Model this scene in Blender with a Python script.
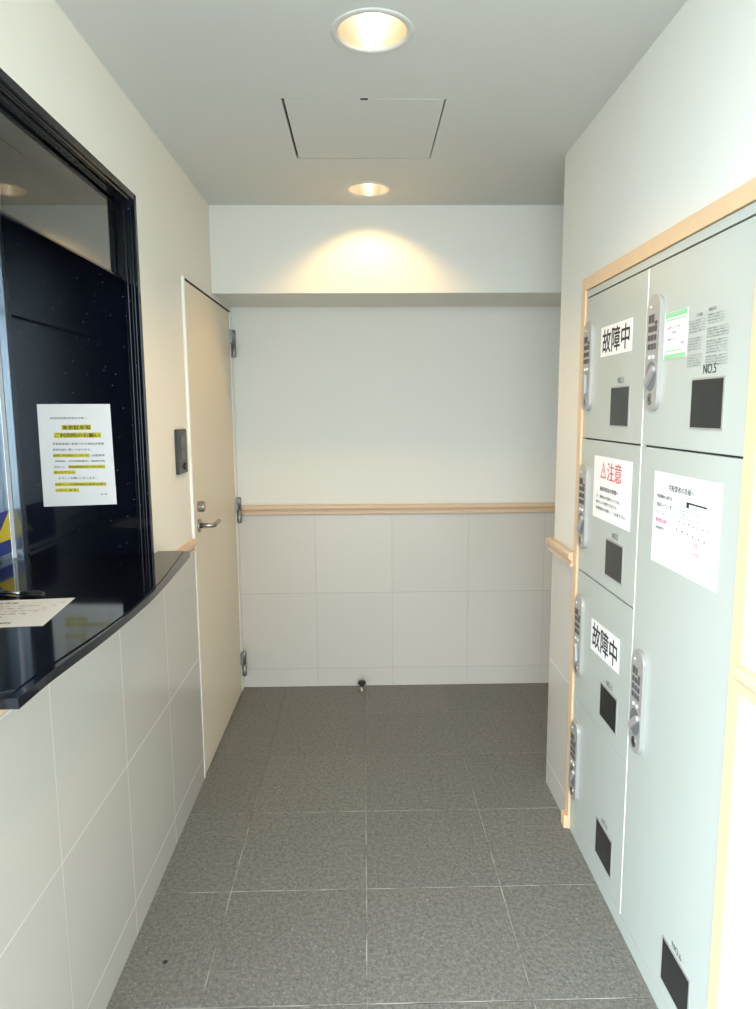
import bpy, bmesh, math, random
from mathutils import Vector, Matrix

for o in list(bpy.data.objects):
    bpy.data.objects.remove(o)
S = bpy.context.scene
COL = S.collection
random.seed(4)

# ------------------------------------------------------------------ camera
F_PX = 686.7
PITCH, YAW, ROLL = 0.1361, 0.0204, -0.0064
cd = bpy.data.cameras.new('camera')
cam = bpy.data.objects.new('camera', cd)
COL.objects.link(cam)
cd.sensor_fit = 'VERTICAL'
cd.sensor_height = 36.0
cd.lens = F_PX / 1009.0 * 36.0
cd.clip_start = 0.02
cam.location = (0, 0, 1.5)
_f = Vector((math.sin(YAW) * math.cos(PITCH), math.cos(YAW) * math.cos(PITCH), -math.sin(PITCH)))
_r = Vector((math.cos(YAW), -math.sin(YAW), 0))
_u = _r.cross(_f)
_c, _s = math.cos(ROLL), math.sin(ROLL)
_r2 = _r * _c + _u * _s
_u2 = -_r * _s + _u * _c
cam.rotation_euler = Matrix((_r2, _u2, -_f)).transposed().to_euler()
S.camera = cam

# ------------------------------------------------------------------ light
W = bpy.data.worlds.new('world')
S.world = W
W.use_nodes = True
bg = W.node_tree.nodes['Background']
bg.inputs['Color'].default_value = (0.81, 0.93, 1.0, 1)
# overcast sky, brighter towards the left where the hidden sun stands
_wt = W.node_tree
_tc = _wt.nodes.new('ShaderNodeTexCoord')
_sx = _wt.nodes.new('ShaderNodeSeparateXYZ')
_wt.links.new(_tc.outputs['Generated'], _sx.inputs[0])
_mr = _wt.nodes.new('ShaderNodeMapRange')
for _k, _v in (('From Min', -1.0), ('From Max', 0.6), ('To Min', 10.0), ('To Max', 4.3)):
    _mr.inputs[_k].default_value = _v
_wt.links.new(_sx.outputs[0], _mr.inputs[0])
_wt.links.new(_mr.outputs[0], bg.inputs['Strength'])

LAMP_WARM = (1.0, 0.60, 0.21)
LAMP_W = 15.0


def portal(loc, rot, sx, sy):
    ld = bpy.data.lights.new('daylight_portal', 'AREA')
    ld.shape = 'RECTANGLE'
    ld.size, ld.size_y = sx, sy
    ld.cycles.is_portal = True
    o = bpy.data.objects.new('daylight_portal', ld)
    o.location = loc
    o.rotation_euler = rot
    COL.objects.link(o)


# entrance behind the viewer: open to the street at the back and on the left
portal((0.2, -0.92, 1.2), (math.radians(90), 0, math.radians(0)), 2.1, 2.4)
portal((-0.82, -0.01, 1.2), (math.radians(90), 0, math.radians(-90)), 1.8, 2.4)
portal((1.25, -0.42, 1.2), (math.radians(90), 0, math.radians(90)), 1.0, 2.4)

vs = S.view_settings
vs.view_transform = 'Standard'
vs.look = 'None'
vs.gamma = 1.0
vs.use_curve_mapping = False
vs.exposure = 0.35


# ------------------------------------------------------------------ materials
def lin(c):
    return tuple(((v / 255) / 12.92 if v / 255 <= 0.04045 else ((v / 255 + 0.055) / 1.055) ** 2.4) for v in c) + (1,)


class NT:
    def __init__(s, name):
        s.m = bpy.data.materials.new(name)
        s.m.use_nodes = True
        s.t = s.m.node_tree
        s.b = s.t.nodes['Principled BSDF']

    def n(s, kind, **kw):
        nd = s.t.nodes.new(kind)
        for k, v in kw.items():
            setattr(nd, k, v)
        return nd

    def l(s, a, b):
        s.t.links.new(a, b)

    def math(s, op, a, b=None, c=None):
        nd = s.n('ShaderNodeMath', operation=op)
        for i, v in enumerate((a, b, c)):
            if v is None:
                continue
            if isinstance(v, (int, float)):
                nd.inputs[i].default_value = v
            else:
                s.l(v, nd.inputs[i])
        return nd.outputs[0]

    def pos(s):
        g = s.n('ShaderNodeNewGeometry')
        sp = s.n('ShaderNodeSeparateXYZ')
        s.l(g.outputs['Position'], sp.inputs[0])
        return g.outputs['Position'], sp.outputs

    def mix(s, f, a, b):
        nd = s.n('ShaderNodeMix', data_type='RGBA')
        if isinstance(f, (int, float)):
            nd.inputs[0].default_value = f
        else:
            s.l(f, nd.inputs[0])
        for i, v in ((6, a), (7, b)):
            if isinstance(v, tuple):
                nd.inputs[i].default_value = v
            else:
                s.l(v, nd.inputs[i])
        return nd.outputs[2]

    def noise(s, vec, scale, detail=2, rough=0.5):
        nd = s.n('ShaderNodeTexNoise')
        nd.inputs['Scale'].default_value = scale
        nd.inputs['Detail'].default_value = detail
        nd.inputs['Roughness'].default_value = rough
        s.l(vec, nd.inputs['Vector'])
        return nd.outputs['Fac']

    def ramp(s, fac, lo, hi):
        nd = s.n('ShaderNodeMapRange')
        nd.inputs['From Min'].default_value = lo
        nd.inputs['From Max'].default_value = hi
        s.l(fac, nd.inputs['Value'])
        return nd.outputs[0]

    def bump(s, h, strength, dist=0.002):
        nd = s.n('ShaderNodeBump')
        nd.inputs['Strength'].default_value = strength
        nd.inputs['Distance'].default_value = dist
        s.l(h, nd.inputs['Height'])
        s.l(nd.outputs[0], s.b.inputs['Normal'])

    def set(s, col=None, rough=None, metal=None, **kw):
        if col is not None:
            if isinstance(col, tuple):
                s.b.inputs['Base Color'].default_value = col
            else:
                s.l(col, s.b.inputs['Base Color'])
        if rough is not None:
            if isinstance(rough, (int, float)):
                s.b.inputs['Roughness'].default_value = rough
            else:
                s.l(rough, s.b.inputs['Roughness'])
        if metal is not None:
            s.b.inputs['Metallic'].default_value = metal
        for k, v in kw.items():
            s.b.inputs[k].default_value = v
        return s


def plain(name, col, rough=0.5, metal=0.0, nscale=40, var=0.06, **kw):
    """single colour with a faint procedural mottling"""
    t = NT(name)
    p, _ = t.pos()
    f = t.noise(p, nscale, 3)
    c = tuple(col[:3])
    a = tuple(min(1, v * (1 + var)) for v in c) + (1,)
    b = tuple(v * (1 - var) for v in c) + (1,)
    t.set(t.mix(f, a, b), rough, metal, **kw)
    return t.m


def wallpaper(name, col):
    t = NT(name)
    p, _ = t.pos()
    f = t.noise(p, 260, 4, 0.6)
    g = t.noise(p, 3, 2)
    c = tuple(col[:3])
    t.set(t.mix(g, tuple(v * 0.985 for v in c) + (1,), tuple(min(1, v * 1.015) for v in c) + (1,)), 0.8)
    t.bump(f, 0.25, 0.001)
    return t.m


def gridmask(t, c, off, pitch, half):
    """1 inside the joint, soft edge"""
    u = t.math('DIVIDE', t.math('SUBTRACT', c, off), pitch)
    fr = t.math('SUBTRACT', u, t.math('ROUND', u))
    d = t.math('MULTIPLY', t.math('ABSOLUTE', fr), pitch)
    nd = t.n('ShaderNodeMapRange')
    nd.inputs['From Min'].default_value = half
    nd.inputs['From Max'].default_value = half + 0.0012
    nd.inputs['To Min'].default_value = 1
    nd.inputs['To Max'].default_value = 0
    t.l(d, nd.inputs['Value'])
    return nd.outputs[0], u


def tile_mat(name, axis, off, pitch, zoff, base, grout):
    t = NT(name)
    p, xyz = t.pos()
    a, ua = gridmask(t, xyz[axis], off, pitch, 0.0011)
    b, ub = gridmask(t, xyz['Z'], zoff, 0.4235, 0.0011)
    m = t.math('MAXIMUM', t.math('MULTIPLY', a, 0.5 if axis == 'Y' else 0.9), b)
    cmb = t.n('ShaderNodeCombineXYZ')
    t.l(t.math('FLOOR', ua), cmb.inputs[0])
    t.l(t.math('FLOOR', ub), cmb.inputs[1])
    wn = t.n('ShaderNodeTexWhiteNoise')
    t.l(cmb.outputs[0], wn.inputs['Vector'])
    c = base[:3]
    tc = t.mix(wn.outputs['Value'], tuple(v * 0.97 for v in c) + (1,), tuple(min(1, v * 1.03) for v in c) + (1,))
    f = t.noise(p, 90, 3)
    tc = t.mix(t.math('MULTIPLY', f, 0.10), tc, tuple(v * 0.8 for v in c) + (1,))
    t.set(t.mix(m, tc, grout), t.math('ADD', t.math('MULTIPLY', m, 0.4), 0.19))
    h = t.math('SUBTRACT', t.math('MULTIPLY', f, 0.03), t.math('MULTIPLY', m, 0.4))
    t.bump(h, 0.25, 0.002)
    return t.m


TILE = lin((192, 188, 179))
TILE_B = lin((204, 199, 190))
GROUT = lin((203, 199, 188))
GROUT_B = lin((176, 172, 163))
M = {}
M['plaster'] = wallpaper('warm_tint_wallpaper', lin((236, 231, 219)))  # left wall paper, the light's warm tint put into its colour
M['plaster_w'] = wallpaper('white_wallpaper', lin((226, 225, 217)))
M['ceiling'] = wallpaper('ceiling_paper', lin((214, 215, 211)))
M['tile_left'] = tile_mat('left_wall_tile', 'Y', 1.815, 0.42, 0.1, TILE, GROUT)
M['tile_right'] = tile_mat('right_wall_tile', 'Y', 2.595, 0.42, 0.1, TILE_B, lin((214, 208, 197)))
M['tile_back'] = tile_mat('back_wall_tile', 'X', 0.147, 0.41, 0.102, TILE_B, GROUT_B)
M['wood'] = plain('pale_maple', lin((226, 193, 154)), 0.45, nscale=25, var=0.05)
M['wood_rail'] = plain('chair_rail_wood', lin((214, 186, 156)), 0.45, nscale=25, var=0.05)
M['door'] = plain('beige_door_laminate', lin((227, 215, 193)), 0.45, nscale=180, var=0.03)
M['white_metal'] = plain('white_painted_steel', lin((240, 238, 232)), 0.3, var=0.01)
M['locker'] = plain('grey_green_painted_steel', lin((184, 190, 184)), 0.32, nscale=6, var=0.015)
M['locker_dark'] = plain('dark_gap_steel', lin((60, 60, 62)), 0.6)
M['plate'] = plain('silver_plastic', lin((178, 176, 172)), 0.35, 0.3, var=0.03)
M['dialgrey'] = plain('grey_dial_plastic', lin((128, 130, 134)), 0.35, 0.3, var=0.03)
M['key'] = plain('dark_key_rubber', lin((84, 82, 82)), 0.6)
M['window_black'] = plain('smoked_panel', lin((30, 32, 32)), 0.22, var=0.05)
M['window_rim'] = plain('window_rim_metal', lin((170, 168, 164)), 0.35, 0.3)
M['paper'] = plain('white_paper', lin((246, 246, 246)), 0.6, nscale=8, var=0.005)
M['ink'] = plain('black_ink', lin((30, 30, 34)), 0.6)
M['ink_grey'] = plain('grey_ink', lin((92, 96, 100)), 0.6)
M['ink_red'] = plain('red_ink', lin((222, 84, 96)), 0.6)
M['ink_magenta'] = plain('magenta_ink', lin((200, 96, 140)), 0.6)
M['ink_blue'] = plain('pale_blue_ink', lin((150, 160, 205)), 0.6)
M['green'] = plain('pale_green_print', lin((150, 208, 158)), 0.6)
M['marker'] = plain('yellow_highlighter', lin((226, 214, 60)), 0.6)
M['chrome'] = plain('satin_steel', lin((170, 168, 165)), 0.25, 1.0, var=0.03)
M['hinge'] = plain('grey_hinge_steel', lin((140, 140, 138)), 0.4, 0.7)
M['rubber'] = plain('black_rubber', lin((30, 32, 32)), 0.5)
M['black_plastic'] = plain('black_plastic', lin((46, 48, 50)), 0.35)
M['dark_glass'] = plain('dark_glass_face', lin((18, 20, 24)), 0.1)
M['lampring'] = plain('lamp_trim_white', lin((214, 214, 208)), 0.6, var=0.01)
M['reflector'] = plain('lamp_reflector', lin((250, 240, 224)), 0.3, 0.9, var=0.01)
M['gap'] = plain('shadow_gap_black', lin((40, 38, 38)), 0.8)
M['navy'] = plain('blue_sticker', lin((44, 62, 150)), 0.4)
M['yellow'] = plain('yellow_sticker', lin((238, 214, 52)), 0.4)
M['dark_room'] = plain('unlit_office_wall', lin((40, 42, 46)), 0.8)  # gloom of the unlit reception put into the wall colour
M['pave'] = plain('pale_street_paving', lin((190, 188, 182)), 0.85)


def granite():
    t = NT('black_granite')
    p, _ = t.pos()
    v = t.n('ShaderNodeTexVoronoi')
    v.inputs['Scale'].default_value = 170
    t.l(p, v.inputs['Vector'])
    wn = t.n('ShaderNodeSeparateColor')
    t.l(v.outputs['Color'], wn.inputs[0])
    near = t.math('LESS_THAN', v.outputs['Distance'], 0.30)
    rare = t.math('GREATER_THAN', wn.outputs[0], 0.985)
    sp = t.math('MULTIPLY', near, rare)
    f = t.noise(p, 60, 3)
    base = t.mix(f, lin((8, 11, 20)), lin((16, 20, 30)))
    t.set(t.mix(sp, base, lin((90, 100, 110))), 0.07)
    t.b.inputs['IOR'].default_value = 1.42
    return t.m


def brushed():
    t = NT('brushed_stainless')
    p, xyz = t.pos()
    mp = t.n('ShaderNodeMapping')
    mp.inputs['Scale'].default_value = (400, 400, 8)
    t.l(p, mp.inputs[0])
    f = t.noise(mp.outputs[0], 1.0, 2)
    t.set(lin((178, 188, 196)), t.ramp(f, -1.2, 4.2), 1.0)
    return t.m


def floor_mat():
    t = NT('grey_slate_floor_tile')
    p, xyz = t.pos()
    a, ua = gridmask(t, xyz['X'], -0.0044, 0.4256, 0.0012)
    b, ub = gridmask(t, xyz['Y'], 1.5623, 0.4256, 0.0012)
    m = t.math('MAXIMUM', a, b)
    wear = t.ramp(t.noise(p, 9, 3), 0.38, 0.60)
    cl = t.n('ShaderNodeClamp')
    t.l(wear, cl.inputs[0])
    far = t.n('ShaderNodeMapRange')
    far.inputs['From Min'].default_value = 2.3
    far.inputs['From Max'].default_value = 2.95
    far.inputs['To Min'].default_value = 1.0
    far.inputs['To Max'].default_value = 0.12
    t.l(xyz['Y'], far.inputs['Value'])
    mg = t.math('MULTIPLY', t.math('MULTIPLY', m, cl.outputs[0]), far.outputs[0])
    cmb = t.n('ShaderNodeCombineXYZ')
    t.l(t.math('FLOOR', ua), cmb.inputs[0])
    t.l(t.math('FLOOR', ub), cmb.inputs[1])
    wn = t.n('ShaderNodeTexWhiteNoise')
    t.l(cmb.outputs[0], wn.inputs['Vector'])
    base = t.mix(wn.outputs['Value'], lin((130, 128, 122)), lin((140, 138, 132)))
    n1 = t.noise(p, 75, 6, 0.75)
    n2 = t.noise(p, 24, 5, 0.65)
    base = t.mix(t.ramp(n1, 0.40, 0.66), base, lin((82, 82, 79)))
    base = t.mix(t.math('MULTIPLY', n2, 0.5), base, lin((108, 106, 101)))
    sp = t.ramp(t.noise(p, 85, 3, 0.6), 0.66, 0.70)
    c2 = t.n('ShaderNodeClamp')
    t.l(sp, c2.inputs[0])
    base = t.mix(t.math('MULTIPLY', c2.outputs[0], 0.6), base, lin((190, 190, 186)))
    n3 = t.noise(p, 130, 3, 0.7)
    c3 = t.n('ShaderNodeClamp')
    t.l(t.ramp(n3, 0.52, 0.68), c3.inputs[0])
    base = t.mix(t.math('MULTIPLY', c3.outputs[0], 0.4), base, lin((176, 174, 168)))
    t.set(t.mix(mg, base, lin((186, 184, 174))), 0.5)
    h = t.math('ADD', t.math('MULTIPLY', n1, 0.6), t.math('MULTIPLY', n2, 0.5))
    h = t.math('SUBTRACT', h, t.math('MULTIPLY', m, 0.4))
    t.bump(h, 1.0, 0.007)
    return t.m


def glass():
    t = NT('clear_window_glass')
    t.set((0.93, 0.97, 0.96, 1), 0.0)
    t.b.inputs['Transmission Weight'].default_value = 1.0
    t.b.inputs['IOR'].default_value = 1.5
    return t.m


def emit(name, col, st):
    t = NT(name)
    t.set((0.9, 0.9, 0.9, 1), 0.5)
    t.b.inputs['Emission Color'].default_value = col
    t.b.inputs['Emission Strength'].default_value = st
    return t.m


M['granite'] = granite()
M['steel'] = brushed()
M['floor'] = floor_mat()
M['glass'] = glass()
M['bulb'] = emit('lit_bulb', (1.0, 0.82, 0.60, 1), 5.0)


# ------------------------------------------------------------------ mesh helpers (world coordinates)
def box(bm, x0, x1, y0, y1, z0, z1, mi=0, bevel=0.0):
    r = bmesh.ops.create_cube(bm, size=1.0)
    vs_ = r['verts']
    for v in vs_:
        v.co = Vector(((x0 + x1) / 2 + v.co.x * abs(x1 - x0), (y0 + y1) / 2 + v.co.y * abs(y1 - y0),
                       (z0 + z1) / 2 + v.co.z * abs(z1 - z0)))
    fs = set(f for v in vs_ for f in v.link_faces)
    for f in fs:
        f.material_index = mi
    if bevel > 0:
        es = list(set(e for v in vs_ for e in v.link_edges))
        r = bmesh.ops.bevel(bm, geom=es, offset=bevel, segments=2, affect='EDGES', profile=0.6)
        for f in r['faces']:
            f.material_index = mi
    return bm


class Frame:
    """local plane: U to the reader's right, V up, N towards the reader"""
    def __init__(s, o, U, V, N):
        s.o, s.U, s.V, s.N = Vector(o), Vector(U), Vector(V), Vector(N)

    def p(s, u, v, n=0.0):
        return s.o + s.U * u + s.V * v + s.N * n


def prism(bm, fr, pts, n0, n1, mi=0, bevel=0.0):
    """extrude outline pts (u,v) between n0 and n1 along the frame's normal"""
    a = [bm.verts.new(fr.p(u, v, n0)) for u, v in pts]
    b = [bm.verts.new(fr.p(u, v, n1)) for u, v in pts]
    k = len(pts)
    fs = [bm.faces.new(b), bm.faces.new(list(reversed(a)))]
    for i in range(k):
        j = (i + 1) % k
        fs.append(bm.faces.new((a[i], a[j], b[j], b[i])))
    for f in fs:
        f.material_index = mi
    if bevel > 0:
        es = list(fs[0].edges)
        r = bmesh.ops.bevel(bm, geom=es, offset=bevel, segments=3, affect='EDGES', profile=0.5)
        for f in r['faces']:
            f.material_index = mi
    bmesh.ops.recalc_face_normals(bm, faces=[f for f in bm.faces])
    return bm


def rect(u0, u1, v0, v1):
    return [(u0, v0), (u1, v0), (u1, v1), (u0, v1)]


def stadium(uc, vc, w, h, n=10, r=None):
    r = r or w / 2
    pts = []
    for cx, cy, a0 in ((uc + w / 2 - r, vc + h / 2 - r, 0), (uc - w / 2 + r, vc + h / 2 - r, 90),
                       (uc - w / 2 + r, vc - h / 2 + r, 180), (uc + w / 2 - r, vc - h / 2 + r, 270)):
        for i in range(n + 1):
            a = math.radians(a0 + 90 * i / n)
            q = (cx + r * math.cos(a), cy + r * math.sin(a))
            if not pts or (abs(pts[-1][0] - q[0]) + abs(pts[-1][1] - q[1])) > 1e-6:
                pts.append(q)
    if abs(pts[0][0] - pts[-1][0]) + abs(pts[0][1] - pts[-1][1]) < 1e-6:
        pts.pop()
    return pts


def ellipse(uc, vc, a, b, n=32, rot=0.0):
    c, s = math.cos(rot), math.sin(rot)
    out = []
    for i in range(n):
        t = 2 * math.pi * i / n
        x, y = a * math.cos(t), b * math.sin(t)
        out.append((uc + x * c - y * s, vc + x * s + y * c))
    return out


def tube(bm, pts, r, n=16, mi=0, rs=None):
    pts = [Vector(p) for p in pts]
    rings = []
    for i, p in enumerate(pts):
        d = (pts[min(i + 1, len(pts) - 1)] - pts[max(i - 1, 0)]).normalized()
        a = Vector((0, 0, 1)) if abs(d.z) < 0.9 else Vector((1, 0, 0))
        u = d.cross(a).normalized()
        v = d.cross(u).normalized()
        rr = rs[i] if rs else r
        rings.append([bm.verts.new(p + (u * math.cos(2 * math.pi * k / n) + v * math.sin(2 * math.pi * k / n)) * rr)
                      for k in range(n)])
    for a, b in zip(rings, rings[1:]):
        for k in range(n):
            f = bm.faces.new((a[k], a[(k + 1) % n], b[(k + 1) % n], b[k]))
            f.material_index = mi
            f.smooth = True
    for rg in (rings[0], rings[-1]):
        f = bm.faces.new(rg)
        f.material_index = mi
    bmesh.ops.recalc_face_normals(bm, faces=[f for f in bm.faces])
    return bm


def lathe(bm, c, prof, n=40, mi=0, flip=False, closed=False):
    rings = []
    for r, z in prof:
        rings.append([bm.verts.new((c[0] + r * math.cos(2 * math.pi * k / n), c[1] + r * math.sin(2 * math.pi * k / n),
                                    c[2] + z)) for k in range(n)])
    for a, b in zip(rings, rings[1:]):
        for k in range(n):
            f = bm.faces.new((a[k], a[(k + 1) % n], b[(k + 1) % n], b[k]))
            f.smooth = True
            f.material_index = mi
    if closed:
        bm.faces.new(rings[0])
        bm.faces.new(rings[-1])
        bmesh.ops.recalc_face_normals(bm, faces=[f for f in bm.faces])
    if flip:
        bmesh.ops.reverse_faces(bm, faces=[f for f in bm.faces])
    return bm


ORIG = {}


def link(name, me, mats, parent=None, origin=(0, 0, 0), smooth=False):
    root = parent
    if parent is not None:
        og = ORIG[parent.name]
    else:
        og = Vector(origin)
    me.transform(Matrix.Translation(-og))
    me.name = name
    for m in (mats if isinstance(mats, (list, tuple)) else [mats]):
        me.materials.append(M[m] if isinstance(m, str) else m)
    o = bpy.data.objects.new(name, me)
    COL.objects.link(o)
    if parent is not None:
        o.parent = parent
    else:
        o.location = og
    ORIG[o.name] = og
    return o


def obj(name, bm, mats, parent=None, origin=(0, 0, 0)):
    me = bpy.data.meshes.new(name)
    bm.to_mesh(me)
    bm.free()
    return link(name, me, mats, parent, origin)


def thing(name, loc, label=None, cat=None, group=None, kind=None):
    o = bpy.data.objects.new(name, None)
    o.empty_display_size = 0.1
    COL.objects.link(o)
    o.location = loc
    ORIG[o.name] = Vector(loc)
    return tag(o, label, cat, group, kind)


def tag(o, label=None, cat=None, group=None, kind=None):
    if label:
        o['label'] = label
    if cat:
        o['category'] = cat
    if group:
        o['group'] = group
    if kind:
        o['kind'] = kind
    return o


def struct(o, label=None):
    o['kind'] = 'structure'
    if label:
        o['label'] = label
    return o


def text_mesh(body, bold=0.0):
    cu = bpy.data.curves.new('lettering', 'FONT')
    cu.body = body
    cu.size = 1.0
    cu.offset = bold
    cu.resolution_u = 3
    cu.fill_mode = 'FRONT'
    ob = bpy.data.objects.new('lettering_source', cu)
    COL.objects.link(ob)
    dg = bpy.context.evaluated_depsgraph_get()
    me = bpy.data.meshes.new_from_object(ob.evaluated_get(dg))
    bpy.data.objects.remove(ob)
    bpy.data.curves.remove(cu)
    return me


def add_text(bm, fr, body, u0, u1, v0, v1, n, bold=0.0, mi=0, vfix=True):
    """lettering stretched to fill the rectangle u0..u1, v0..v1"""
    if bold > 0:
        d = (v1 - v0) * min(bold * 2.2, 0.035)
        add_text(bm, fr, body, u0 - d, u1 - d, v0, v1, n, 0, mi)
        add_text(bm, fr, body, u0 + d, u1 + d, v0, v1, n + 0.00005, 0, mi)
        return
    me = text_mesh(body)
    if not me.vertices:
        return
    xs = [v.co.x for v in me.vertices]
    ys = [v.co.y for v in me.vertices]
    x0, x1, y0, y1 = min(xs), max(xs), min(ys), max(ys)
    vm = [bm.verts.new(fr.p(u0 + (v.co.x - x0) / (x1 - x0) * (u1 - u0), v0 + (v.co.y - y0) / (y1 - y0) * (v1 - v0), n))
          for v in me.vertices]
    for p in me.polygons:
        try:
            f = bm.faces.new([vm[i] for i in p.vertices])
            f.material_index = mi
        except ValueError:
            pass
    bpy.data.meshes.remove(me)


# ================================================================== room shell
XT, XU, XR, H = -0.667, -0.675, 0.7287, 2.4037
YC, DB, ZB, D = 2.595, 3.2012, 2.0254, 3.6174
Y0 = 0.90            # where the left wall starts
YR0 = 0.10           # where the right wall starts
YC0 = -0.9           # front edge of the entrance ceiling
XA = 1.5             # end of the niche on the right

bm = bmesh.new()
box(bm, -4.5, XA + 0.1, -3.5, D + 0.1, -0.1, 0.0)
struct(obj('floor', bm, 'floor'))

# ceiling with holes for the hatch and the two downlights
LAMPS = [(0.030, 1.793), (0.031, 2.983)]
HX0, HX1, HY0, HY1 = -0.232, 0.252, 2.151, 2.637
bm = bmesh.new()


def loop(pts):
    vv = [bm.verts.new((x, y, H)) for x, y in pts]
    for i in range(len(vv)):
        bm.edges.new((vv[i], vv[(i + 1) % len(vv)]))
    return vv


loop([(XU - 0.12, YC0), (XA, YC0), (XA, D), (XU - 0.12, D)])
loop([(HX0, HY0), (HX1, HY0), (HX1, HY1), (HX0, HY1)])
for c in LAMPS:
    loop([(c[0] + 0.086 * math.cos(i * math.pi / 20), c[1] + 0.086 * math.sin(i * math.pi / 20)) for i in range(40)])
bmesh.ops.triangle_fill(bm, use_beauty=True, use_dissolve=False, edges=bm.edges[:])
bmesh.ops.recalc_face_normals(bm, faces=bm.faces[:])
if bm.faces and sum(f.normal.z for f in bm.faces) > 0:
    bmesh.ops.reverse_faces(bm, faces=bm.faces[:])
for v in bm.verts[:]:
    pass
ed = [e for e in bm.edges if e.is_boundary]
r = bmesh.ops.extrude_edge_only(bm, edges=ed)
for g in r['geom']:
    if isinstance(g, bmesh.types.BMVert):
        g.co.z += 0.012
box(bm, XU - 0.12, XA + 0.1, YC0, D + 0.1, H + 0.17, H + 0.25)
struct(obj('ceiling', bm, 'ceiling'))

# beam across the far end
bm = bmesh.new()
box(bm, XU - 0.0, XA, DB, D, ZB, H)
struct(obj('ceiling_beam', bm, 'plaster_w'))

# back wall: paper above, tile below
ZR = 0.975
bm = bmesh.new()
box(bm, XU - 0.1, XA + 0.1, D, D + 0.1, ZR, H + 0.2, 0)
box(bm, XU - 0.1, XA + 0.1, D - 0.004, D + 0.1, 0, ZR, 1)
struct(obj('wall_back', bm, ['plaster_w', 'tile_back']))

# left wall with the reception opening and the door opening
WY0, WY1, WZ0, WZ1 = 1.02, 2.165, 1.0, 2.138
DY0, DY1, DZ1 = 2.672, 3.60, 2.002
WT = 0.12
bm = bmesh.new()
xa, xb = XU - WT, XU
box(bm, xa, xb, Y0, D, WZ1, H)
box(bm, xa, xb, Y0, WY0, ZR, WZ1)
box(bm, xa, xb, WY0, WY1, ZR, WZ0 + 0.02)
box(bm, xa, xb, WY1, DY0, ZR, WZ1)
box(bm, xa, xb, DY0, DY1, DZ1, WZ1)
box(bm, xa, xb, DY1, D, 0.0, WZ1)
box(bm, xa, XT, Y0, DY0, 0, ZR, 1)
struct(obj('wall_left', bm, ['plaster', 'tile_left']))

# right wall with the locker recess
LY0, LY1, LZ1 = 1.292, 2.284, 1.879
RT = 0.40
bm = bmesh.new()
box(bm, XR + 0.004, XR + RT, YR0, YC, LZ1, H)
box(bm, XR + 0.004, XR + RT, LY1, YC, ZR, LZ1)
box(bm, XR + 0.004, XR + RT, YR0, LY0, ZR, LZ1)
box(bm, XR, XR + RT, LY1, YC + 0.004, 0, ZR, 1)
box(bm, XR, XR + RT, YR0, LY0, 0, ZR, 1)
box(bm, XR + RT, XR + RT + 0.05, YR0, YC, 0, H)
struct(obj('wall_right', bm, ['plaster_w', 'tile_right']))
bm = bmesh.new()
box(bm, XR + RT + 0.05, XA, YC - 0.1, YC, 0, H)
box(bm, XA, XA + 0.1, YC - 0.1, D, 0, H + 0.2)
struct(obj('wall_niche', bm, 'plaster_w'))


# wooden chair rails: moulded profile swept along a wall
RAILP = [(0, 0.0), (0.010, 0.0), (0.014, 0.004), (0.014, 0.014), (0.009, 0.019), (0.009, 0.023), (0.019, 0.028),
         (0.022, 0.034), (0.022, 0.044), (0.017, 0.052), (0, 0.052)]


def rail(name, pts, nrm, z0=0.955):
    """pts: plan polyline; nrm: outward direction at each point (scaled for mitres)"""
    bm = bmesh.new()
    rows = []
    for (x, y), (nx, ny) in zip(pts, nrm):
        rows.append([bm.verts.new((x + nx * d, y + ny * d, z0 + z)) for d, z in RAILP])
    for a, b in zip(rows, rows[1:]):
        for i in range(len(RAILP)):
            j = (i + 1) % len(RAILP)
            bm.faces.new((a[i], a[j], b[j], b[i]))
    bm.faces.new(rows[0])
    bm.faces.new(rows[-1])
    bmesh.ops.recalc_face_normals(bm, faces=bm.faces[:])
    return struct(obj(name, bm, 'wood_rail'))


rail('trim_1', [(XU, Y0), (XU, 2.652)], [(1, 0), (1, 0)])
rail('trim_2', [(XT, D - 0.004), (XA, D - 0.004)], [(0, -1), (0, -1)])
rail('trim_3', [(XR, 2.322), (XR, YC + 0.004), (1.1, YC + 0.004)], [(-1, 0), (-1, 1), (0, 1)])
rail('trim_4', [(XR, YR0), (XR, 1.252)], [(-1, 0), (-1, 0)])

# wooden frame round the locker recess
bm = bmesh.new()
box(bm, XR - 0.006, XR + 0.03, LY1 - 0.002, LY1 + 0.036, 0.0, 1.921, bevel=0.002)
box(bm, XR - 0.0055, XR + 0.03, LY0 + 0.002, LY1 - 0.002, 1.880, 1.9205, bevel=0.001)
box(bm, XR - 0.006, XR + 0.03, LY0 - 0.038, LY0 + 0.002, 0.0, 1.921, bevel=0.002)
box(bm, XR - 0.020, XR - 0.004, LY1 - 0.002, LY1 + 0.040, 0.0, 0.05, bevel=0.006)
struct(obj('trim_5', bm, 'wood'))

# ------------------------------------------------------------------ reception room behind the opening
bm = bmesh.new()
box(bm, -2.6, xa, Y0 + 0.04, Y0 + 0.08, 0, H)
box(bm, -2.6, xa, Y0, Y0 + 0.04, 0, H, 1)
box(bm, -2.7, -2.6, Y0, 2.3, 0, H)
box(bm, -2.7, xa, Y0, 2.3, H, H + 0.05)
struct(obj('wall_reception', bm, ['dark_room', 'plaster_w']))
bm = bmesh.new()
box(bm, -1.072, XU - 0.037, 2.16, 2.28, 0, H, 0)
box(bm, -2.6, -1.13, 2.17, 2.28, 0, H, 0)
struct(obj('wall_granite', bm, 'granite'))

# black granite lining of the opening, transom and fixed glass
win = struct(thing('window_1', (XU, WY0, WZ0)))
bm = bmesh.new()
JX0 = XU - 0.078
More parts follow.
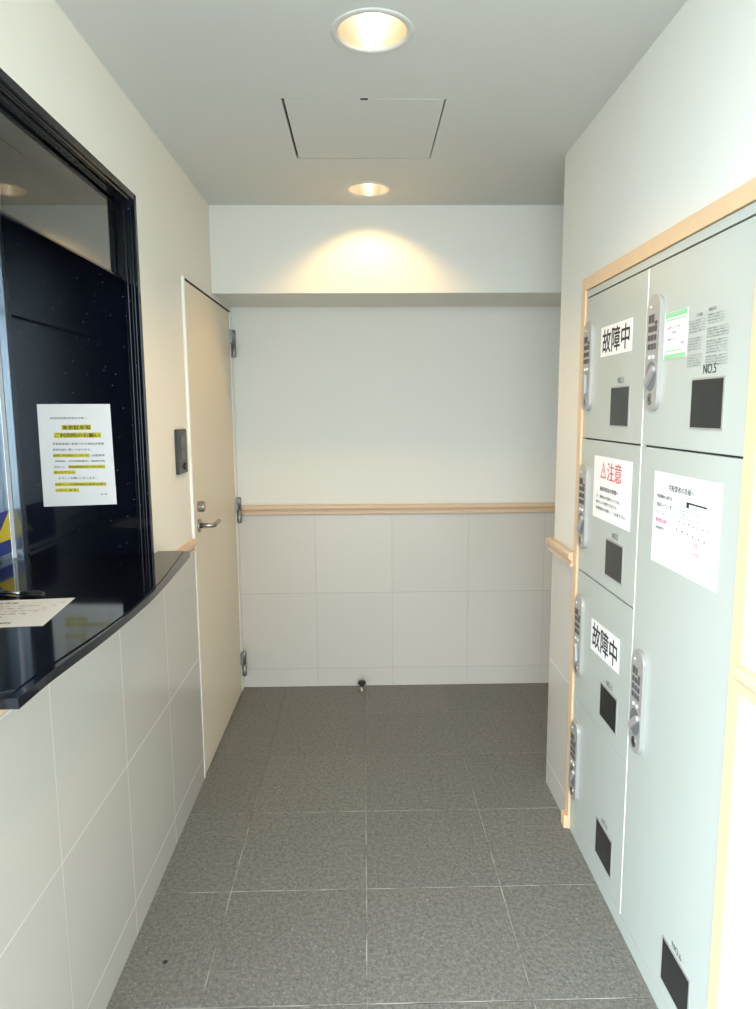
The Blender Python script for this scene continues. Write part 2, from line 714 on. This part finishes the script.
# far jamb, head and near jamb, each a stepped moulding
for k, (d, w) in enumerate(((0.004, 0.010), (0.0, 0.010), (0.006, 0.010), (0.002, 0.011))):
    x1 = XU + 0.004 - sum((0.010, 0.010, 0.010, 0.011)[:k])
    x0 = x1 - w
    t = 0.022 - d
    box(bm, x0, x1, WY1 - t, WY1 + 0.001, 1.05, WZ1 + 0.001, bevel=0.002)
    box(bm, x0, x1, WY0, WY1, WZ1 - t, WZ1 + 0.001, bevel=0.002)
    box(bm, x0, x1, WY0 - 0.001, WY0 + t, 1.05, WZ1 + 0.001, bevel=0.002)
box(bm, xa - 0.005, XU - 0.037, WY0 + 0.0, WY1, WZ1 - 0.012, WZ1 + 0.001)
box(bm, xa - 0.005, XU - 0.037, WY0 - 0.001, WY0 + 0.015, 1.05, WZ1 - 0.012)
obj('frame', bm, 'granite', win)
bm = bmesh.new()
box(bm, -0.718, -0.709, WY0 + 0.01, WY1 - 0.005, 1.890, 1.896, bevel=0.001)
obj('transom', bm, 'granite', win)
bm = bmesh.new()
box(bm, -0.716, -0.711, WY0 + 0.01, WY1 - 0.008, 1.8965, WZ1 - 0.01)
obj('glass_pane', bm, 'glass', win)

# stainless strip and stainless cabinet inside the reception
cab = thing('steel_cabinet', (-1.3, 1.8, 0.0), 'brushed stainless steel cabinet inside the reception, seen at the left edge of the opening', 'cabinet')
bm = bmesh.new()
box(bm, -1.55, -1.1035, 1.30, 2.138, 0.0, 1.80, bevel=0.003)
obj('body', bm, 'steel', cab)
bm = bmesh.new()
box(bm, -1.55, -1.1015, 1.28, 2.140, 1.806, 2.3, bevel=0.003)
obj('top_cover', bm, 'steel', cab)
bm = bmesh.new()
box(bm, -1.1035, -1.1025, 1.45, 1.457, 0.1, 1.7)
obj('door_seam', bm, 'gap', cab)
bm = bmesh.new()
box(bm, -1.099, -1.074, 2.150, 2.20, 0.0, 2.3, bevel=0.003)
box(bm, -1.083, -1.070, 2.142, 2.20, 0.0, 2.3, bevel=0.002)
tag(obj('steel_post', bm, 'steel', None, (-1.09, 2.17, 0)), 'narrow stainless steel post between the black granite panel and the steel cabinet', 'post')

fr = Frame((-1.1033, 2.136, 1.05), (0, 1, 0), (0, 0, 1), (1, 0, 0))
st = thing('warning_sticker', (-1.103, 2.0, 1.1), 'blue and yellow sticker on the steel cabinet at the left edge', 'sticker')
bm = bmesh.new()
prism(bm, fr, rect(-0.26, -0.003, 0.018, 0.150), 0.0, 0.0006)
obj('sheet', bm, 'navy', st)
bm = bmesh.new()
prism(bm, fr, [(-0.101, 0.060), (-0.003, 0.060), (-0.003, 0.148)], 0.0006, 0.001)
obj('yellow_triangle', bm, 'yellow', st)

# ------------------------------------------------------------------ counter
CP = [(1.058, -0.556), (1.12, -0.556), (1.173, -0.555), (1.264, -0.549), (1.369, -0.542), (1.509, -0.537),
      (1.60, -0.536), (1.679, -0.536), (1.79, -0.541), (1.903, -0.548), (2.02, -0.556), (2.132, -0.564), (2.218, -0.570)]


def cr(pts, n=4):
    out = []
    for i in range(len(pts) - 1):
        p0, p1, p2, p3 = pts[max(i - 1, 0)], pts[i], pts[i + 1], pts[min(i + 2, len(pts) - 1)]
        for k in range(n):
            t = k / n
            out.append(tuple(0.5 * ((2 * b) + (c - a) * t + (2 * a - 5 * b + 4 * c - d) * t * t + (-a + 3 * b - 3 * c + d) * t ** 3)
                             for a, b, c, d in zip(p0, p1, p2, p3)))
    out.append(pts[-1])
    return out


cur = cr(CP)
fr = Frame((0, 0, 0), (1, 0, 0), (0, 1, 0), (0, 0, 1))
ctr = thing('reception_counter', (XU, 1.64, 1.02), 'glossy black bow-fronted granite counter under the reception opening', 'counter')
out = [(x, y) for y, x in cur] + [(XU + 0.0005, 2.218), (XU + 0.0005, 2.163), (-1.068, 2.158), (-1.068, 2.136), (-1.098, 2.136), (-1.098, 1.01), (XU + 0.0005, 1.01), (XU + 0.0005, 1.058)]
bm = bmesh.new()
prism(bm, fr, out, 1.029, 1.0475, bevel=0.0)
obj('slab', bm, 'granite', ctr)
inn = [(x - 0.004 - 0.016 * abs((y - 1.62) / 0.55) ** 1.5, y) for y, x in cur[2:]]
inn[-1] = (inn[-1][0], 2.216)
out2 = inn + [(XU + 0.001, 2.216), (XU + 0.001, 2.1635), (-1.067, 2.1575), (-1.067, 2.135), (-1.097, 2.135), (-1.097, 1.012), (XU + 0.001, 1.012), (XU + 0.001, 1.075), (-0.60, 1.075)]
bm = bmesh.new()
prism(bm, fr, out2, 1.0475, 1.050, bevel=0.0008)
obj('top_surface', bm, 'granite', ctr)

# sheet and pen on the counter
a = Vector((-0.709, 1.649, 1.0505))
b = Vector((-0.686, 1.428, 1.0505))
V = (a - b).normalized()
U = Vector((V.y, -V.x, 0))
fr = Frame(b, U, V, (0, 0, 1))
sh = thing('paper_sheet', tuple(b), 'white printed form lying on the black counter', 'paper')
bm = bmesh.new()
prism(bm, fr, rect(-0.315, 0, 0, 0.222), 0, 0.0004)
obj('sheet', bm, 'paper', sh)
bm = bmesh.new()
for i, (u0, u1, v) in enumerate([(-0.20, -0.12, 0.185), (-0.29, -0.06, 0.160), (-0.29, -0.09, 0.140), (-0.29, -0.03, 0.118),
                                 (-0.29, -0.07, 0.096), (-0.29, -0.11, 0.074)]):
    add_text(bm, fr, ['来客駐車届', 'お名前・行先部屋番号・連絡先', '駐車日時及び車両番号', '必要事項をご記入の上ご提出下さい', '時刻・お名前・部屋番号',
                      '管理室受付'][i], u0, u1, v, v + (0.013 if i == 0 else 0.006), 0.0008)
obj('printing', bm, 'ink', sh)
bm = bmesh.new()
for u in (-0.075, -0.115, -0.150):
    add_text(bm, fr, '管理室', u - 0.025, u, 0.022, 0.034, 0.0008, bold=0.01)
obj('stamp_row', bm, 'ink', sh)
bm = bmesh.new()
for k in range(5):
    add_text(bm, fr, '印', -0.075 + k * 0.014, -0.067 + k * 0.014, 0.09 + k * 0.022, 0.098 + k * 0.022, 0.0008)
obj('stamp_column', bm, 'ink', sh)
pen = thing('pen', (-0.83, 1.66, 1.056), 'pen with black cap lying at the top edge of the paper on the counter', 'pen')
bm = bmesh.new()
tube(bm, [(-0.850, 1.672, 1.0575), (-0.95, 1.70, 1.0575), (-0.958, 1.702, 1.0575)], 0.005, rs=[0.005, 0.005, 0.002])
obj('barrel', bm, 'chrome', pen)
bm = bmesh.new()
tube(bm, [(-0.785, 1.655, 1.0575), (-0.789, 1.656, 1.0575), (-0.850, 1.672, 1.0575)], 0.007, rs=[0.004, 0.007, 0.0066])
box(bm, -0.845, -0.800, 1.662, 1.665, 1.064, 1.066)
obj('cap', bm, 'black_plastic', pen)

# notice on the granite panel
fr = Frame((-1.006, 2.1588, 1.207), (1, 0.0, 0), (0, 0, 1), (0, -1, 0))
nt = thing('visitor_parking_notice', (-0.9, 2.159, 1.2), 'white notice with yellow highlighted lines taped to the black granite panel', 'notice')
bm = bmesh.new()
prism(bm, fr, [(0, 0), (0.228, 0.006), (0.2245, 0.318), (0.001, 0.319)], 0, 0.0006)
obj('sheet', bm, 'paper', nt)
Wn, Hn = 0.226, 0.3185
LN = [('来客駐車場利用者各位様へ', .17, .67, .135, .018, 0), ('来客駐車場', .33, .71, .225, .042, 1), ('ご利用時のお願い', .22, .83, .300, .042, 1),
      ('来客駐車場に駐車される場合は管理', .18, .88, .383, .022, 0), ('室受付前に置いてあります。', .18, .70, .440, .022, 0),
      ('駐車ご利用届出しボードに必要事項', .18, .88, .497, .022, 0), ('(時刻名、行先部屋番号、連絡時間)', .20, .88, .553, .022, 0),
      ('を記入し、車両前面部が良く見える所に', .18, .88, .608, .022, 0), ('置いて下さい。', .18, .46, .662, .022, 0),
      ('よろしくお願いいたします。', .23, .75, .718, .022, 0), ('駐車カード不携帯車両の駐車はお断り', .18, .88, .780, .022, 0),
      ('いたします。', .18, .50, .838, .022, 0), ('管  理', .80, .88, .880, .016, 0)]
HL = [(.32, .72, .225, .05), (.21, .85, .300, .05), (.18, .67, .497, .034), (.38, .88, .608, .034), (.17, .47, .662, .034),
      (.18, .88, .780, .036), (.18, .50, .838, .036)]
bm = bmesh.new()
for u0, u1, v, h in HL:
    vv = Hn * (1 - v)
    prism(bm, fr, rect(u0 * Wn, u1 * Wn, vv - h * Hn / 2, vv + h * Hn / 2), 0.0007, 0.0009)
obj('highlighting', bm, 'marker', nt)
bm = bmesh.new()
for s, u0, u1, v, h, bd in LN:
    vv = Hn * (1 - v)
    add_text(bm, fr, s, u0 * Wn, u1 * Wn, vv - h * Hn / 2, vv + h * Hn / 2, 0.0012, 0.018 if bd else 0.008)
obj('printing', bm, 'ink', nt)

# ------------------------------------------------------------------ door in the left wall
door = struct(thing('door_1', (XT, 3.13, 0)))
bm = bmesh.new()
box(bm, XT - 0.045, XT, 2.684, 3.548, 0.006, 1.990, bevel=0.0015)
obj('leaf', bm, 'door', door)
bm = bmesh.new()
box(bm, XU - WT, XT + 0.002, 2.665, 2.681, 0.0, 2.002, bevel=0.002)
box(bm, XU - WT, XT + 0.002, 3.553, 3.6, 0.0, 1.995, bevel=0.002)
box(bm, XU - WT, XT - 0.050, 2.68, 3.56, 0.0, 2.001)
obj('door_frame', bm, 'white_metal', door)
bm = bmesh.new()
box(bm, XU - WT, XT - 0.003, 2.682, 3.6, 1.9945, 2.0015)
obj('head_gap', bm, 'gap', door)
# three lift-off hinges
for z in (1.838, 0.99, 0.157):
    bm = bmesh.new()
    tube(bm, [(XT + 0.016, 3.556, z - 0.068), (XT + 0.016, 3.556, z - 0.064), (XT + 0.016, 3.556, z - 0.002)], 0.012, rs=[0.009, 0.012, 0.012])
    tube(bm, [(XT + 0.016, 3.556, z + 0.001), (XT + 0.016, 3.556, z + 0.064), (XT + 0.016, 3.556, z + 0.068)], 0.012, rs=[0.012, 0.012, 0.009])
    box(bm, XT - 0.002, XT + 0.014, 3.530, 3.556, z + 0.001, z + 0.066, bevel=0.001)
    box(bm, XT - 0.002, XT + 0.014, 3.556, 3.585, z - 0.066, z - 0.001, bevel=0.001)
    obj('hinge', bm, 'hinge', door)
# lever, rose and lock cylinder
hy, hz = 2.745, 1.045
bm = bmesh.new()
frd = Frame((XT, hy, hz), (0, 1, 0), (0, 0, 1), (1, 0, 0))
prism(bm, frd, ellipse(0, 0, 0.026, 0.028), 0, 0.008, bevel=0.002)
tube(bm, [(XT + 0.006, hy, hz), (XT + 0.048, hy, hz), (XT + 0.060, hy + 0.012, hz), (XT + 0.060, hy + 0.10, hz + 0.002),
          (XT + 0.054, hy + 0.112, hz + 0.002)], 0.0095, rs=[0.011, 0.0095, 0.0095, 0.009, 0.006])
obj('lever_handle', bm, 'chrome', door)
bm = bmesh.new()
frd = Frame((XT, hy + 0.004, 1.122), (0, 1, 0), (0, 0, 1), (1, 0, 0))
prism(bm, frd, ellipse(0, 0, 0.022, 0.022), 0, 0.026, bevel=0.003)
prism(bm, frd, rect(-0.002, 0.002, -0.006, 0.006), 0.0262, 0.027)
obj('lock_cylinder', bm, 'chrome', door)

# intercom plate beside the door
ic = thing('intercom_panel', (XU, 2.535, 1.355), 'small black rectangular intercom panel on the left wall beside the door', 'intercom')
fr = Frame((XU, 2.535, 1.356), (0, 1, 0), (0, 0, 1), (1, 0, 0))
bm = bmesh.new()
prism(bm, fr, stadium(0, 0, 0.118, 0.162, 4, 0.006), 0.0, 0.014, bevel=0.003)
obj('plate', bm, 'black_plastic', ic)
bm = bmesh.new()
prism(bm, fr, stadium(0.0, 0.038, 0.07, 0.05, 4, 0.004), 0.014, 0.0155)
prism(bm, fr, stadium(0.0, -0.012, 0.07, 0.034, 4, 0.004), 0.014, 0.0155)
obj('display', bm, 'dark_glass', ic)
bm = bmesh.new()
prism(bm, fr, ellipse(0.012, -0.055, 0.013, 0.013), 0.014, 0.019, bevel=0.001)
obj('button', bm, 'rubber', ic)

# doorstop on the floor
ds = thing('doorstop', (-0.021, 3.545, 0), 'small steel doorstop with black rubber cap on the floor at the back wall', 'doorstop')
bm = bmesh.new()
lathe(bm, (-0.021, 3.545, 0), [(0.020, 0.0), (0.020, 0.004), (0.013, 0.007), (0.012, 0.036)], 24, closed=True)
obj('post', bm, 'chrome', ds)
bm = bmesh.new()
lathe(bm, (-0.021, 3.545, 0), [(0.014, 0.034), (0.022, 0.038), (0.022, 0.048), (0.017, 0.053), (0.003, 0.054)], 24, closed=True)
obj('rubber_cap', bm, 'rubber', ds)

# ------------------------------------------------------------------ ceiling hatch and downlights
ht = thing('ceiling_hatch', ((HX0 + HX1) / 2, (HY0 + HY1) / 2, H), 'square flush access hatch in the ceiling between the two downlights', 'hatch')
bm = bmesh.new()
box(bm, HX0 + 0.008, HX1 - 0.0045, HY0 + 0.0025, HY1 - 0.0075, H - 0.0005, H + 0.012, bevel=0.0008)
obj('panel', bm, 'ceiling', ht)
bm = bmesh.new()
box(bm, HX0 - 0.02, HX1 + 0.02, HY0 - 0.02, HY1 + 0.02, H + 0.014, H + 0.03)
obj('frame', bm, 'gap', ht)
bm = bmesh.new()
box(bm, 0.0, 0.022, HY0 - 0.003, HY0 + 0.007, H - 0.0015, H + 0.006, bevel=0.001)
obj('latch', bm, 'gap', ht)

for i, (lx, ly) in enumerate(LAMPS):
    dl = thing('downlight', (lx, ly, H), ['round lit recessed downlight nearest the viewer in the ceiling, before the hatch',
                                         'round lit recessed downlight further back beside the ceiling beam'][i], 'ceiling light',
               'recessed ceiling downlights')
    bm = bmesh.new()
    lathe(bm, (lx, ly, H), [(0.101, 0.0005), (0.101, -0.0015), (0.098, -0.003), (0.088, -0.004), (0.084, -0.002), (0.083, 0.004)], 48)
    bmesh.ops.recalc_face_normals(bm, faces=bm.faces[:])
    obj('trim_ring', bm, 'lampring', dl)
    bm = bmesh.new()
    lathe(bm, (lx, ly, H), [(0.083, 0.002), (0.080, 0.03), (0.073, 0.06), (0.060, 0.085), (0.035, 0.105), (0.0005, 0.11)], 48)
    bmesh.ops.recalc_face_normals(bm, faces=bm.faces[:])
    obj('reflector', bm, 'reflector', dl)
    bm = bmesh.new()
    bx = lx + 0.0
    lathe(bm, (bx, ly, H), [(0.001, 0.035), (0.016, 0.038), (0.026, 0.048), (0.030, 0.062), (0.026, 0.078), (0.014, 0.095), (0.014, 0.104)], 24)
    bmesh.ops.recalc_face_normals(bm, faces=bm.faces[:])
    obj('bulb', bm, 'bulb', dl)
    ld = bpy.data.lights.new('lamp_light', 'SPOT')
    ld.energy = LAMP_W
    ld.color = LAMP_WARM
    ld.spot_size = math.radians(124)
    ld.spot_blend = 0.55
    ld.shadow_soft_size = 0.02
    lo = bpy.data.objects.new('lamp_light', ld)
    COL.objects.link(lo)
    lo.parent = dl
    lo.location = (0, 0, 0.022)

# ------------------------------------------------------------------ lockers
lk = thing('parcel_locker', (XR + 0.1, 1.79, 0), 'pale grey green steel parcel locker bank with six doors set into the right wall', 'locker')
YS = 1.791
bm = bmesh.new()
box(bm, XR + 0.012, XR + 0.38, LY0 + 0.003, LY1 - 0.003, 0.0, LZ1 - 0.003, 1)
box(bm, XR + 0.0, XR + 0.05, LY0 + 0.003, LY1 - 0.003, 1.857, LZ1 - 0.002, 0)
box(bm, XR + 0.002, XR + 0.05, LY0 + 0.003, LY1 - 0.003, 0.0, 0.050, 0)
obj('body', bm, ['locker', 'locker_dark'], lk)
bm = bmesh.new()
box(bm, XR - 0.001, XR + 0.02, YS - 0.0022, YS + 0.0022, 0.055, 1.852, bevel=0.0008)
obj('seam_highlight', bm, 'white_metal', lk)  # white strip painted in for the bright edge highlight along the door seam
FR = Frame((XR, 0, 0), (0, -1, 0), (0, 0, 1), (-1, 0, 0))     # u = -y


def locker_door(ylo, yhi, zlo, zhi, plate_z, win, no, turn, plate_y, numy=None, numsize=1.0):
    bm = bmesh.new()
    box(bm, XR, XR + 0.018, ylo, yhi, zlo, zhi, bevel=0.0012)
    d = obj('door', bm, 'locker', lk)
    u, v = -plate_y, plate_z
    bm = bmesh.new()
    prism(bm, FR, stadium(u, v, 0.076, 0.282, 8, 0.030), 0.0, 0.011, bevel=0.004)
    obj('lock_plate', bm, 'plate', d)
    for r_ in range(4):
        for c_ in range(3):
            if r_ == 0 and c_ == 2:
                uu, vv, ww, hh = u + 0.019, v + 0.072, 0.011, 0.009
            else:
                uu, vv, ww, hh = u + (c_ - 1) * 0.0175, v + 0.080 - r_ * 0.0215, 0.0115, 0.0135
            if r_ == 0 and c_ < 2:
                vv += 0.003
                hh = 0.020
            bm = bmesh.new()
            prism(bm, FR, rect(uu - ww / 2, uu + ww / 2, vv - hh / 2, vv + hh / 2), 0.0106, 0.0128)
            obj('key', bm, 'key', d)
    for c_, dv, rr in ((-0.012, -0.010, 0.006), (0.010, -0.010, 0.006), (-0.016, 0.113, 0.004)):
        bm = bmesh.new()
        prism(bm, FR, ellipse(u + c_, v + dv, rr, rr * 0.75, 16), 0.0106, 0.0125)
        obj('indicator', bm, 'paper', d)
    bm = bmesh.new()
    prism(bm, FR, ellipse(u, v - 0.057, 0.031, 0.037, 32), 0.0106, 0.0115)
    obj('dial', bm, 'dialgrey', d)
    bm = bmesh.new()
    ca, sa = math.cos(turn), math.sin(turn)
    pts = [(u + (a * ca - b * sa), v - 0.057 + (a * sa + b * ca)) for a, b in stadium(0, 0, 0.017, 0.068, 6)]
    prism(bm, FR, pts, 0.0115, 0.019, bevel=0.002)
    obj('turn_knob', bm, 'plate', d)
    bm = bmesh.new()
    prism(bm, FR, ellipse(u, v - 0.113, 0.013, 0.015, 24), 0.0106, 0.0128, bevel=0.0006)
    obj('keyhole', bm, 'chrome', d)
    bm = bmesh.new()
    prism(bm, FR, rect(u - 0.0015, u + 0.0015, v - 0.119, v - 0.107), 0.0128, 0.0134)
    obj('key_slot', bm, 'gap', d)
    y0, y1, z0, z1 = win
    bm = bmesh.new()
    prism(bm, FR, rect(-y1 - 0.004, -y0 + 0.004, z0 - 0.004, z1 + 0.004), 0.0, 0.0022, 0)
    obj('window_rim', bm, 'window_rim', d)
    bm = bmesh.new()
    prism(bm, FR, rect(-y1, -y0, z0, z1), 0.0018, 0.0028, 0)
    obj('window_panel', bm, 'window_black', d)
    yc = numy or (y0 + y1) / 2
    w = 0.052 * numsize
    hN = 0.019 * numsize
    bm = bmesh.new()
    add_text(bm, FR, 'NO.%d' % no, -yc - w / 2, -yc + w / 2, z1 + 0.012, z1 + 0.012 + hN, 0.0008, 0.01)
    obj('number_lettering', bm, 'ink_grey' if no != 5 else 'ink', d)
    return d


G = 0.0025
PA, PB = 2.232, 1.726
locker_door(YS + 0.003, LY1 - 0.004, 1.405 + G, 1.8525, 1.636, (1.888, 2.022, 1.453, 1.560), 1, 0.0, PA, numsize=0.9)
locker_door(YS + 0.003, LY1 - 0.004, 0.961 + G, 1.405 - G, 1.182, (1.885, 2.015, 1.008, 1.112), 2, math.radians(-38), PA, numsize=0.9)
locker_door(YS + 0.003, LY1 - 0.004, 0.509 + 0.001, 0.961 - G, 0.738, (1.882, 2.012, 0.561, 0.660), 3, math.radians(12), PA, numsize=0.9)
locker_door(YS + 0.003, LY1 - 0.004, 0.054, 0.509 - 0.001, 0.290, (1.874, 2.004, 0.108, 0.218), 4, math.radians(-38), PA, numsize=0.9)
locker_door(LY0 + 0.004, YS - 0.003, 1.405 + G, 1.8525, 1.637, (1.390, 1.522, 1.459, 1.561), 5, math.radians(-50), PB, numy=1.452, numsize=1.05)
locker_door(LY0 + 0.004, YS - 0.003, 0.054, 1.405 - G, 0.728, (1.382, 1.516, 0.101, 0.209), 6, math.radians(-48), PB, numsize=0.9)


# ------------------------------------------------------------------ notices on the lockers
def sheet(name, label, cat, y1, y0, z0, z1, group=None, skew=0.0):
    """y1 far edge, y0 near edge"""
    t = thing(name, (XR, (y0 + y1) / 2, z0), label, cat, group)
    bm = bmesh.new()
    prism(bm, FR, [(-y1, z0 + skew), (-y0, z0), (-y0, z1), (-y1, z1 + skew)], 0.0006, 0.0016)
    obj('sheet', bm, 'paper', t)
    return t


N1 = 0.0021
t = sheet('out_of_order_sign', 'white sign with bold black lettering on the top left locker door', 'sign', 2.128, 1.882, 1.656, 1.744, 'out of order signs')
bm = bmesh.new()
for q, (du, dv) in enumerate(((-0.0012, 0), (0.0012, 0), (0, 0.0009), (0, -0.0009))):
    add_text(bm, FR, '故障中', -2.112 + du, -1.900 + du, 1.666 + dv, 1.735 + dv, N1 + q * 0.00005)
obj('lettering', bm, 'ink', t)
t = sheet('out_of_order_sign', 'white sign with bold black lettering on the third locker door down in the far column', 'sign', 2.121, 1.878, 0.743, 0.845, 'out of order signs', skew=-0.008)
bm = bmesh.new()
for q, (du, dv) in enumerate(((-0.0012, 0), (0.0012, 0), (0, 0.0009), (0, -0.0009))):
    add_text(bm, FR, '故障中', -2.105 + du, -1.893 + du, 0.752 + dv, 0.830 + dv, N1 + q * 0.00005)
obj('lettering', bm, 'ink', t)

t = sheet('caution_notice', 'white notice with red caution heading and black text on the second locker door down', 'notice', 2.148, 1.842, 1.165, 1.357)
bm = bmesh.new()
ua, va = -2.063, 1.290
prism(bm, FR, [(-2.086, 1.292), (-2.040, 1.292), (-2.063, 1.342)], 0.0018, 0.0020)
add_text(bm, FR, '注意', -2.030, -1.916, 1.288, 1.343, N1, 0.012)
obj('red_heading', bm, 'ink_red', t)
bm = bmesh.new()
prism(bm, FR, [(-2.078, 1.2965), (-2.048, 1.2965), (-2.063, 1.331)], 0.0020, 0.0022)
obj('triangle_inside', bm, 'paper', t)
bm = bmesh.new()
add_text(bm, FR, '!', -2.0655, -2.0605, 1.299, 1.320, 0.0024, 0.02)
obj('exclamation_mark', bm, 'ink_red', t)
bm = bmesh.new()
add_text(bm, FR, '施設利用者の皆様へ', -2.088, -1.935, 1.252, 1.266, N1, 0.012)
obj('heading', bm, 'ink', t)
bm = bmesh.new()
add_text(bm, FR, '今、使用中の宅配ボックスは、', -2.118, -1.920, 1.229, 1.239, N1, 0.01)
add_text(bm, FR, '都合により利用できません', -2.118, -1.945, 1.211, 1.221, N1, 0.01)
add_text(bm, FR, '宅配業者の皆様へ、ご注意下さい。', -2.118, -1.872, 1.192, 1.202, N1, 0.01)
obj('printing', bm, 'ink', t)

t = sheet('courier_notice', 'large white instruction notice with a small table on the tall near locker door', 'notice', 1.695, 1.370, 1.121, 1.347)
bm = bmesh.new()
add_text(bm, FR, '宅配業者の皆様へ', -1.612, -1.485, 1.306, 1.321, N1, 0.012)
obj('heading', bm, 'ink', t)
bm = bmesh.new()
add_text(bm, FR, '宅配荷物の入庫方法', -1.676, -1.592, 1.283, 1.293, N1, 0.014)
add_text(bm, FR, '宅配ボックス一覧', -1.676, -1.592, 1.262, 1.272, N1, 0.014)
add_text(bm, FR, '※暗証番号', -1.676, -1.628, 1.206, 1.214, N1, 0.012)
obj('printing', bm, 'ink', t)
bm = bmesh.new()
prism(bm, FR, rect(-1.519, -1.425, 1.287, 1.291), 0.0018, 0.0021)
prism(bm, FR, rect(-1.519, -1.507, 1.278, 1.291), 0.0018, 0.0021)
for k in range(7):
    prism(bm, FR, ellipse(-1.548 + 0.022 * k, 1.242 - 0.002 * (k % 2), 0.0022, 0.0022, 10), 0.0018, 0.0021)
for k in range(6):
    prism(bm, FR, ellipse(-1.560 + 0.026 * k, 1.222 - 0.0015 * k, 0.0026, 0.0026, 10), 0.0018, 0.0021)
obj('table_marks', bm, 'ink', t)
bm = bmesh.new()
for k in range(5):
    uu = -1.562 + 0.0315 * k
    prism(bm, FR, rect(uu - 0.0007, uu + 0.0007, 1.214, 1.290), 0.0018, 0.0020)
for vv in (1.289, 1.268, 1.252):
    prism(bm, FR, rect(-1.562, -1.436, vv - 0.0007, vv + 0.0007), 0.0018, 0.0020)
add_text(bm, FR, '午前午後', -1.560, -1.520, 1.272, 1.284, N1)
add_text(bm, FR, '一覧表参照', -1.560, -1.505, 1.255, 1.264, N1)
add_text(bm, FR, '空室をご確認の上', -1.676, -1.606, 1.243, 1.251, N1)
add_text(bm, FR, '取消', -1.470, -1.440, 1.258, 1.266, N1)
obj('blue_table', bm, 'ink_blue', t)
bm = bmesh.new()
add_text(bm, FR, '使用禁止番号', -1.676, -1.612, 1.223, 1.234, N1, 0.02)
obj('magenta_lettering', bm, 'ink_magenta', t)
bm = bmesh.new()
add_text(bm, FR, '注意', -1.478, -1.458, 1.195, 1.206, N1, 0.02)
add_text(bm, FR, '管理室', -1.480, -1.445, 1.177, 1.184, N1, 0.02)
obj('magenta_lettering', bm, 'ink_magenta', t)

t = sheet('green_edged_label', 'small white label with green bands beside the keypad of the top right locker door', 'label', 1.680, 1.562, 1.617, 1.724)
bm = bmesh.new()
prism(bm, FR, rect(-1.676, -1.564, 1.7115, 1.7235), 0.0018, 0.0021)
prism(bm, FR, rect(-1.672, -1.568, 1.705, 1.708), 0.0018, 0.0021)
obj('green_band', bm, 'green', t)
bm = bmesh.new()
prism(bm, FR, rect(-1.676, -1.564, 1.6175, 1.6275), 0.0018, 0.0021)
prism(bm, FR, rect(-1.672, -1.585, 1.633, 1.636), 0.0018, 0.0021)
obj('green_band', bm, 'green', t)
bm = bmesh.new()
add_text(bm, FR, '暗証番号をお忘れの際は', -1.665, -1.590, 1.686, 1.691, N1)
add_text(bm, FR, '管理室まで', -1.640, -1.604, 1.674, 1.679, N1)
add_text(bm, FR, 'ご連絡下さい', -1.668, -1.610, 1.659, 1.664, N1)
add_text(bm, FR, '管理', -1.590, -1.574, 1.646, 1.652, N1)
obj('printing', bm, 'ink', t)

t = thing('instruction_label', (XR, 1.45, 1.58), 'fine black printed instructions in two columns above the number five window', 'label')
bm = bmesh.new()
prism(bm, FR, [(-1.556, 1.586), (-1.360, 1.586), (-1.360, 1.712), (-1.556, 1.712)], 0.0000, 0.0002)
obj('sheet', bm, 'locker', t)
bm = bmesh.new()
add_text(bm, FR, 'ご注意', -1.522, -1.494, 1.697, 1.704, N1, 0.03)
add_text(bm, FR, '使用方法', -1.468, -1.436, 1.702, 1.709, N1, 0.03)
SRC = ['荷物を入れて扉を閉めて下さい', '暗証番号を四桁入力します', 'つまみを右に回して下さい', '危険物や貴重品は入れないで下さい', '長時間の使用はご遠慮下さい',
       '扉が開かない場合は管理室まで', '取り出す時は番号を押します', '部屋番号をご確認下さい']
k = 0
for (ua, ub, vt, rows) in ((-1.552, -1.478, 1.692, 5), (-1.552, -1.480, 1.654, 5), (-1.552, -1.480, 1.618, 5),
                           (-1.470, -1.362, 1.696, 4), (-1.470, -1.375, 1.668, 4), (-1.470, -1.365, 1.642, 5), (-1.470, -1.370, 1.610, 4)):
    for r_ in range(rows):
        v1 = vt - r_ * 0.0058
        wv = (ub - ua) * (1.0, 0.82, 0.9, 0.62, 0.75, 0.95)[(k * 5 + r_) % 6]
        add_text(bm, FR, SRC[k % 8], ua, ua + wv, v1 - 0.0040, v1, N1)
        k += 1
obj('printing', bm, 'ink_grey', t)

bm = bmesh.new()
lathe(bm, (-0.559, 1.714, 0.0), [(0.007, 0.0), (0.006, 0.0015), (0.002, 0.002)], 14, closed=True)
tag(obj('gum_spot', bm, 'rubber', None, (-0.559, 1.714, 0.0)), 'small flat black spot stuck on the grey floor tile beside the left wall', 'stain')

# street outside the entrance
bm = bmesh.new()
box(bm, -14, 14, -14, -3.5, -0.12, -0.02)
box(bm, -14, -4.5, -3.5, 4, -0.12, -0.02)
struct(obj('ground', bm, 'pave'))
